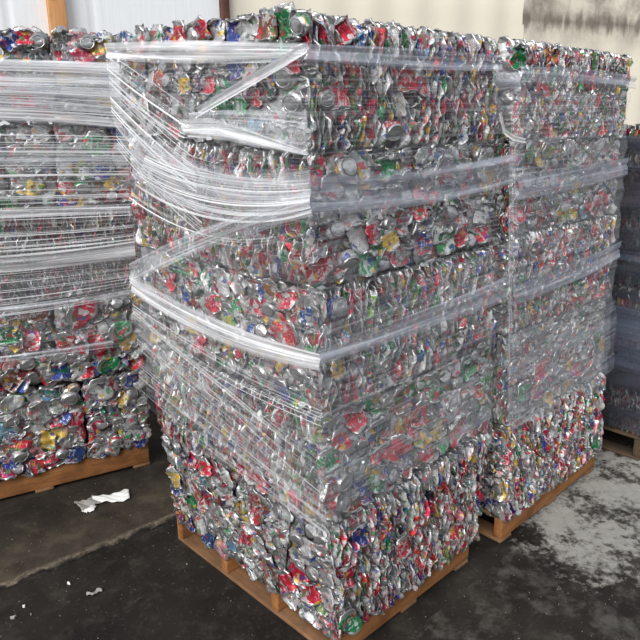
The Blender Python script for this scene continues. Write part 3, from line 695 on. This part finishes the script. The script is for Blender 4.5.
# ------------------------------------------------------------------ pallets
def pallet(o0, ux, uy, sx, sy, top, label, mx, my, stringers, deck=6, bottoms=(0., .5, 1.), group='pallets under the stacks'):
    """stringers run along ux; deck boards cross them"""
    o0, ux, uy = U([o0[0], o0[1], 0.]), U(ux, float), U(uy, float)
    root = empty('wooden_pallet', (*o0[:2], 0)); tag(root, label, 'pallet', group); loc = U([*o0[:2], 0])
    for d in bottoms:
        w = .085; board('bottom_board', o0 + ux * (d * (sx - w)), ux, uy, w, sy, 0.001, .017, my, root, loc, .003, .0012)
    for v in stringers:
        w = .038; board('stringer', o0 + uy * (v * (sy - w)), ux, uy, sx, w, .017, top - .016, mx, root, loc, .004, .0012)
    for i in range(deck):
        w = .085; board('deck_board', o0 + ux * (i / (deck - 1) * (sx - w)), ux, uy, w, sy, top - .016, top - .001, my, root, loc, .003, .0012)
    return root
pallet((.030, -.036), (1, 0, 0), (0, 1, 0), .746, .955, .125, 'orange-brown wooden pallet under the nearest stack, open ends showing', M_woodx, M_woody, (0, .33, .66, 1))
pallet((.972, -.062), (1, 0, 0), (0, 1, 0), .86, .90, .125, 'orange-brown wooden pallet beside the pale floor patch', M_woodx, M_woody, (0, .33, .66, 1))
pallet((b0 + bu * .02), bu, bn, 1.02, .90, .135, 'brown wooden pallet under the bright stack, behind the paper scrap', M_woodx, M_woody, (0, .5, 1))
pallet((2.075, -.185), (1, 0, 0), (0, 1, 0), .9, .9, .130, 'dark weathered pallet under the smoky-filmed stack', M_wooddark, M_wooddarky, (0, .5, 1))
# solid end boards on the two darker pallets (their sides are closed in the photo)

# ------------------------------------------------------------------ floor
def floor_mat():
    t = NT('worn_concrete'); tc = t.n('TexCoord'); v = tc.outputs['Object']
    n1 = t.noise(v, 2.2, 6, .62); n2 = t.noise(v, 9., 6, .7, .3); n3 = t.noise(v, 60., 3, .6)
    c = t.mix(t.ramp(n1, [(.35, (0, 0, 0)), (.7, (1, 1, 1))]), (.011, .0097, .0086), (.028, .024, .020))
    c = t.mix(t.ramp(n2, [(.52, (0, 0, 0)), (.76, (.7, .7, .7))]), c, (.058, .050, .041))
    c = t.mix(t.ramp(n3, [(.6, (0, 0, 0)), (.8, (.45, .45, .45))]), c, (.14, .13, .12))
    sp = t.n('SeparateXYZ'); t.l(v, sp.inputs[0])
    # browner, dustier slab behind the joint; pale crumbling arris along it
    jy = t.math('SUBTRACT', sp.outputs[1], t.math('SUBTRACT', 1.075, t.math('MULTIPLY', sp.outputs[0], .085)))
    jn = t.math('ADD', jy, t.math('MULTIPLY', t.math('SUBTRACT', n2, .5), .10))
    far = t.ramp(jn, [(.0, (0, 0, 0)), (.02, (1, 1, 1)), (.22, (1, 1, 1)), (.42, (.25, .25, .25))])
    left = t.math('LESS_THAN', sp.outputs[0], .6)
    dust = t.ramp(n1, [(.30, (.35, .35, .35)), (.62, (1, 1, 1))])
    c = t.mix(t.math('MULTIPLY', t.math('MULTIPLY', far, left), t.math('MULTIPLY', t.math('MULTIPLY', dust, t.ramp(n2, [(.35, (.25, .25, .25)), (.65, (1, 1, 1))])), .8)), c, (.082, .064, .044))
    arr = t.ramp(t.math('ABSOLUTE', t.math('SUBTRACT', jn, .022)), [(.0, (1, 1, 1)), (.020, (0, 0, 0))])
    c = t.mix(t.math('MULTIPLY', t.math('MULTIPLY', arr, left), t.math('MULTIPLY', t.math('MULTIPLY', dust, t.ramp(n3, [(.35, (.15, .15, .15)), (.6, (1, 1, 1))])), .8)), c, (.20, .168, .128))
    crack = t.ramp(t.math('ABSOLUTE', t.math('ADD', jn, .006)), [(.0, (1, 1, 1)), (.009, (0, 0, 0))])
    c = t.mix(t.math('MULTIPLY', t.math('MULTIPLY', crack, left), .8), c, (.006, .005, .005))
    # pale worn paint patch beside the second pallet, eaten away by dark oil stains
    d = t.n('VectorMath', operation='DISTANCE'); d.inputs[1].default_value = (1.62, -.36, 0); t.l(t.mapv(v, (1., 1.25, 0)), d.inputs[0])
    pt = t.math('SUBTRACT', 1.10, t.math('MULTIPLY', d.outputs['Value'], 1.05))
    pt = t.math('ADD', pt, t.math('MULTIPLY', t.math('SUBTRACT', t.noise(v, 4.2, 7, .66, .3), .5), 1.15))
    pm = t.ramp(t.math('ADD', pt, t.math('MULTIPLY', t.math('SUBTRACT', t.noise(v, 30., 5, .7), .5), .5)), [(.46, (0, 0, 0)), (.60, (1, 1, 1))])
    lowr = t.math('MULTIPLY', t.math('LESS_THAN', sp.outputs[1], -.12), t.ramp(t.noise(v, 6.5, 7, .72), [(.50, (0, 0, 0)), (.64, (.6, .6, .6))]))
    c = t.mix(lowr, c, (.105, .10, .088))
    ps = t.ramp(t.math('ADD', t.math('MULTIPLY', t.noise(v, 5., 4, .6), .5), t.math('MULTIPLY', t.noise(v, 24., 6, .75), .5)), [(.43, (.05, .05, .05)), (.51, (1, 1, 1))])
    pc = t.mix(t.noise(v, 26., 5, .7), (.16, .155, .138), (.37, .362, .335))
    c = t.mix(t.math('MULTIPLY', pm, ps), c, pc)
    bmp = t.math('ADD', t.math('MULTIPLY', n2, .6), t.math('MULTIPLY', n3, .4))
    rough = t.ramp(n1, [(.3, (.55, .55, .55)), (.7, (.85, .85, .85))])
    t.bsdf(c, rough, 0., bmp, .45, .01, .12)
    return t.m
M_floor = floor_mat()
# two slabs: the further one ends in a broken edge a little higher than the front one
jx = np.linspace(-4, .75, 90)
def joint_y(x): return 1.098 - .085 * (x + .27) + .010 * math.sin(x * 17) + .007 * math.sin(x * 43 + 1) + .004 * math.sin(x * 91)
def grid_floor():
    xs = np.concatenate([np.linspace(-8, -2.2, 10), np.linspace(-2, 1.2, 110), np.linspace(1.4, 12, 16)])
    V, Q = [], []
    rows = []
    for x in xs:
        yj = joint_y(x); k = min(1., max(0., (1.0 - x) / .5)) * .010
        rows.append([(x, -8, 0), (x, -2, 0), (x, yj - .3, 0), (x, yj - .012, -.001 * k), (x, yj - .004, -k * .6), (x, yj, k * .2), (x, yj + .018, k * .42), (x, yj + .08, k * .1), (x, yj + .2, 0), (x, 4, 0), (x, 12, 0)])
    m = len(rows[0])
    V = [p for r_ in rows for p in r_]
    Q = [(a * m + b, (a + 1) * m + b, (a + 1) * m + b + 1, a * m + b + 1) for a in range(len(rows) - 1) for b in range(m - 1)]
    o = link_mesh('floor', V, Q, M_floor); o['kind'] = 'structure'; o['label'] = 'dark stained concrete floor with a broken slab joint and a pale patch'
    return o
grid_floor()

# ------------------------------------------------------------------ wall behind
w0 = U([-.065, 3.0, 0])
def wall_white():
    t = NT('white_painted_boards'); tc = t.n('TexCoord'); v = tc.outputs['Object']
    fine = t.noise(t.mapv(v, (60, 60, 3)), 1., 4, .6)
    chip = t.noise(t.mapv(v, (22, 22, 9)), 1., 5, .75)
    c = t.mix(t.ramp(fine, [(.4, (0, 0, 0)), (.8, (1, 1, 1))]), (.86, .89, .91), (.76, .80, .83))
    c = t.mix(t.ramp(chip, [(.66, (0, 0, 0)), (.72, (.8, .8, .8))]), c, (.40, .41, .42))
    t.bsdf(c, .7, 0., fine, .15, .004, .2); return t.m
def wall_cream():
    t = NT('cream_concrete'); tc = t.n('TexCoord'); v = tc.outputs['Object']
    sx = t.n('SeparateXYZ'); t.l(v, sx.inputs[0])
    mott = t.noise(v, 5., 6, .65)
    c = t.mix(mott, (.88, .82, .69), (.81, .745, .61))
    sp = t.noise(v, 42., 4, .7)
    c = t.mix(t.ramp(sp, [(.64, (0, 0, 0)), (.74, (.5, .5, .5))]), c, (.50, .46, .40))
    # weathered grey-brown area starting in a ragged vertical edge, with a row of dark blots
    drip = t.noise(t.mapv(v, (9, 9, .8)), 1., 4, .6)
    edge = t.ramp(t.math('ADD', sx.outputs[0], t.math('MULTIPLY', t.math('SUBTRACT', drip, .5), .35)), [(.0, (0, 0, 0)), (1., (1, 1, 1))])
    em = t.math('GREATER_THAN', t.math('ADD', sx.outputs[0], t.math('MULTIPLY', t.math('SUBTRACT', drip, .5), .30)), 4.30)
    hi = t.ramp(t.noise(t.mapv(v, (3.2, 3.2, 3.4)), 1., 5, .7), [(.38, (0, 0, 0)), (.66, (1, 1, 1))])
    zf = t.n('MapRange'); zf.inputs['From Min'].default_value = 2.12; zf.inputs['From Max'].default_value = 2.40; t.l(sx.outputs[2], zf.inputs['Value'])
    st = t.math('MULTIPLY', t.math('MULTIPLY', em, t.math('ADD', t.math('MULTIPLY', hi, .7), t.math('MULTIPLY', drip, .5))), zf.outputs[0])
    c = t.mix(st, c, (.27, .235, .20))
    bars = t.noise(t.mapv(v, (7.5, 7.5, 1.6)), 1., 4, .65, .6)
    zb = t.math('ABSOLUTE', t.math('SUBTRACT', sx.outputs[2], 2.40))
    bl = t.math('SUBTRACT', t.math('MULTIPLY', bars, 1.45), t.math('MULTIPLY', zb, 4.2))
    c = t.mix(t.math('MULTIPLY', t.ramp(bl, [(.42, (0, 0, 0)), (.75, (.8, .8, .8))]), em), c, (.15, .12, .10))
    t.bsdf(c, .85, 0., mott, .2, .01, .2); return t.m
def wall_piece(name, s0, s1, mat, ribs, label):
    n = max(4, int((s1 - s0) / .02)); V, Q = [], []
    for i in range(n + 1):
        s = s0 + (s1 - s0) * i / n
        dpt = ribs(s)
        for z in (0, 1.2, 2.4, 3.6): V.append((s, dpt, z))
    Q = [(i * 4 + b, (i + 1) * 4 + b, (i + 1) * 4 + b + 1, i * 4 + b + 1) for i in range(n) for b in range(3)]
    o = link_mesh(name, V, Q, mat); o['kind'] = 'structure'; o['label'] = label
    o.matrix_world = Matrix(((bu[0], bn[0], 0, w0[0]), (bu[1], bn[1], 0, w0[1]), (0, 0, 1, 0), (0, 0, 0, 1)))
    s_ = o.modifiers.new('thick', 'SOLIDIFY'); s_.thickness = .12; s_.offset = 1 if False else -1
    return o
wall_piece('wall_left', -3.5, 1.74, wall_white(), lambda s: .010 if (s * 2.2) % 1 < .03 else 0., 'white painted board wall')
wall_piece('wall_right', 1.74, 9., wall_cream(), lambda s: .006 * math.sin(s * 17), 'cream wall with a weathered grey-brown area')
def wall_box(name, s0, s1, d, z0, z1, mat, label):
    P = [w0 + bu * s - bn * dd + U([0, 0, z]) for z in (z0, z1) for s, dd in ((s0, d), (s1, d), (s1, -.01), (s0, -.01))]
    loc = P[0]
    o = hexa(name, P, mat, None, .005, loc); o.location = loc; o['kind'] = 'structure'; o['label'] = label; return o
M_post = wood('orange_post_wood', (.62, .32, .14), (.50, .235, .09), 'z')
M_postdark = wood('dark_post_wood', (.13, .055, .04), (.075, .035, .03), 'z')
wall_box('trim_1', .668, .765, .06, 0, 3.6, M_post, 'orange-brown wooden post on the white wall')
wall_box('trim_2', 1.712, 1.765, .05, 0, 3.6, M_postdark, 'dark reddish-brown post between white and cream wall')

# ------------------------------------------------------------------ scraps on the floor
M_paper = None
def paper_mat(nm, c0, c1):
    t = NT(nm); tc = t.n('TexCoord'); n = t.noise(tc.outputs['Object'], 30., 4, .6)
    t.bsdf(t.mix(n, c0, c1), .7, 0., n, .4, .004, .3); return t.m
M_paper = paper_mat('white_paper', (.80, .80, .78), (.66, .66, .64)); M_foil = paper_mat('grey_foil', (.34, .33, .31), (.20, .19, .18))
def strip(name, p0, p1, w, mat, parent, loc, seed, lift=.012, nu=22, nv=8):
    r = np.random.default_rng(seed); p0, p1 = U(p0, float), U(p1, float); d = (p1 - p0) / np.linalg.norm(p1 - p0); s = U([-d[1], d[0], 0])
    ph = r.uniform(0, 6.28, 8); V = []
    for a in range(nu + 1):
        t_ = a / nu; ww = w * (1 + .18 * math.sin(t_ * 5 + ph[0]))
        for b in range(nv + 1):
            v = b / nv - .5
            z = .004 + lift * (.5 + .5 * math.sin(t_ * 9 + ph[1] + v * 3)) * (1 - abs(v)) + .003 * math.sin(v * 14 + t_ * 21 + ph[2]) + .003
            q = p0 + (p1 - p0) * t_ + s * (v * ww + .006 * math.sin(t_ * 8 + ph[3])); V.append((q[0], q[1], max(.002, z)))
    Q = [(a * (nv + 1) + b, (a + 1) * (nv + 1) + b, (a + 1) * (nv + 1) + b + 1, a * (nv + 1) + b + 1) for a in range(nu) for b in range(nv)]
    o = link_mesh(name, U(V) - loc, Q, mat, parent)
    m = o.modifiers.new('thick', 'SOLIDIFY'); m.thickness = .0015; m.offset = 0; return o
lp = U([-.05, 1.41, 0.])
ps = empty('paper_scrap', lp); tag(ps, 'crumpled white paper strip with a torn grey end on dark concrete', 'paper')
strip('paper_strip', (-.095, 1.445, 0), (.055, 1.375, 0), .078, M_paper, ps, lp, 1, .007)
g_ = strip('torn_end', (-.165, 1.445, 0), (-.075, 1.44, 0), .085, M_foil, ps, lp, 2, .010, 14, 8); g_['label'] = 'grey torn end'
strip('torn_flap', (-.165, 1.385, 0), (-.105, 1.400, 0), .035, M_paper, ps, lp, 4, .006, 8, 5)
def crumb(name, x, y, s, mat, label, seed, group=None, kindshape=0):
    r = np.random.default_rng(seed); n = 7
    ang = np.sort(r.uniform(0, 6.28, n)); rr = r.uniform(.55, 1., n) * s
    top = [(rr[i] * math.cos(ang[i]) * 1.2, rr[i] * math.sin(ang[i]) * .8, r.uniform(.3, .7) * s + .003) for i in range(n)]
    botm = [(p[0] * 1.05, p[1] * 1.05, .0008) for p in top]
    V = botm + top + [(0, 0, .6 * s + .003), (0, 0, .0008)]
    Q = [(i, (i + 1) % n, n + (i + 1) % n, n + i) for i in range(n)]
    me = bpy.data.meshes.new(name); F = Q + [(n + i, n + (i + 1) % n, 2 * n) for i in range(n)] + [((i + 1) % n, i, 2 * n + 1) for i in range(n)]
    me.from_pydata(V, [], F); me.materials.append(mat); me.update()
    o = bpy.data.objects.new(name, me); col.objects.link(o); o.location = (x, y, 0); o.rotation_euler.z = r.uniform(0, 6)
    tag(o, label, 'scrap', group); return o
G1 = 'small pale scraps on the floor'
crumb('paper_bit', -.429, .974, .0085, M_paper, 'square white bit of paper below the slab joint', 1, G1)
cs = empty('torn_foil', (-.386, .852, 0)); tag(cs, 'torn grey shred lying flat on the front slab', 'scrap', G1)
strip('shred', (-.412, .858, 0), (-.358, .842, 0), .016, M_foil, cs, U([-.386, .852, 0]), 7, .006, 10, 5)
crumb('paper_bit', -.604, .969, .0085, M_paper, 'white bit of paper nearest the left picture edge', 2, G1)
crumb('stone_chip', -.655, .937, .011, M_foil, 'grey stone chip beside the left picture edge', 3, G1)
crumb('paper_bit', -.603, .909, .005, M_foil, 'thin grey sliver just below the white bit at the left edge', 5, G1)
# fine grit strewn over the concrete: far too much of it to count
r = np.random.default_rng(9); V, F = [], []
for i in range(340):
    if i < 170: x, y = r.uniform(-.9, .1), r.uniform(.2, 1.6)
    else: x, y = r.uniform(.2, 1.9), r.uniform(-.75, -.09)
    s = r.uniform(.0008, .0026) * (1.6 if r.random() < .08 else 1); b = len(V); a = r.uniform(0, 6.28)
    for k in range(4): V.append((x + s * math.cos(a + k * 1.57) * r.uniform(.6, 1.4), y + s * math.sin(a + k * 1.57) * r.uniform(.6, 1.4), .0004))
    V.append((x, y, s * .9 + .0006)); F += [(b, b + 1, b + 4), (b + 1, b + 2, b + 4), (b + 2, b + 3, b + 4), (b + 3, b, b + 4)]
me = bpy.data.meshes.new('grit'); me.from_pydata(V, [], F); me.materials.append(M_foil); me.update()
gr = bpy.data.objects.new('grit', me); col.objects.link(gr); tag(gr, 'pale grit strewn over the dark concrete', 'grit', None, 'stuff')

# ------------------------------------------------------------------ daylight
w = bpy.data.worlds.new('overcast_sky'); scn.world = w; w.use_nodes = True; nt = w.node_tree; nt.nodes.clear()
out = nt.nodes.new('ShaderNodeOutputWorld'); bg = nt.nodes.new('ShaderNodeBackground'); tc = nt.nodes.new('ShaderNodeTexCoord')
nz = nt.nodes.new('ShaderNodeTexNoise'); nz.inputs['Scale'].default_value = 2.2; nz.inputs['Detail'].default_value = 5
sx = nt.nodes.new('ShaderNodeSeparateXYZ'); rp = nt.nodes.new('ShaderNodeValToRGB'); mx = nt.nodes.new('ShaderNodeMixRGB'); mx.blend_type = 'MULTIPLY'; mx.inputs[0].default_value = .8
nt.links.new(tc.outputs['Generated'], sx.inputs[0]); nt.links.new(tc.outputs['Generated'], nz.inputs['Vector'])
e = rp.color_ramp.elements; e[0].position = 0.0; e[0].color = (.10, .095, .09, 1); e[1].position = .75; e[1].color = (1.0, 1.05, 1.12, 1)
for p, c in ((.03, (.22, .22, .23, 1)), (.16, (.62, .66, .72, 1))):
    q = e.new(p); q.color = c
nt.links.new(sx.outputs[2], rp.inputs[0])
r2 = nt.nodes.new('ShaderNodeValToRGB'); r2.color_ramp.elements[0].position = .35; r2.color_ramp.elements[0].color = (.45, .46, .48, 1); r2.color_ramp.elements[1].position = .65; r2.color_ramp.elements[1].color = (1.35, 1.33, 1.3, 1)
nt.links.new(nz.outputs['Fac'], r2.inputs[0]); nt.links.new(rp.outputs[0], mx.inputs[1]); nt.links.new(r2.outputs[0], mx.inputs[2])
nt.links.new(mx.outputs[0], bg.inputs[0]); bg.inputs[1].default_value = 1.05; nt.links.new(bg.outputs[0], out.inputs[0])
sun = bpy.data.lights.new('hazy_sun', 'SUN'); sun.energy = 3.6; sun.angle = math.radians(40); sun.color = (1, .97, .93)
so = bpy.data.objects.new('hazy_sun', sun); col.objects.link(so); so.location = (-3, -2, 5)
so.rotation_euler = (-Vector((-.80, -.25, .58))).to_track_quat('-Z', 'Y').to_euler()

# ------------------------------------------------------------------ camera
cd = bpy.data.cameras.new('camera'); cam = bpy.data.objects.new('camera', cd); col.objects.link(cam); scn.camera = cam
cd.sensor_width = 36; cd.sensor_fit = 'HORIZONTAL'; cd.lens = 685.71 / 640 * 36; cd.clip_start = .05
yaw, pitch, roll = .80479, .30553, -.01013
fw = Vector((math.cos(yaw) * math.cos(pitch), math.sin(yaw) * math.cos(pitch), -math.sin(pitch))); rt = Vector((math.sin(yaw), -math.cos(yaw), 0)); up = rt.cross(fw)
r_, u_ = rt * math.cos(roll) + up * math.sin(roll), up * math.cos(roll) - rt * math.sin(roll)
cam.matrix_world = Matrix(((r_.x, u_.x, -fw.x, -1.26523), (r_.y, u_.y, -fw.y, -1.31264), (r_.z, u_.z, -fw.z, 1.76415), (0, 0, 0, 1)))
scn.view_settings.view_transform = 'Standard'; scn.view_settings.look = 'None'; scn.view_settings.gamma = 1; scn.view_settings.use_curve_mapping = False
scn.view_settings.exposure = 0.0
scn.cycles.transparent_max_bounces = 16
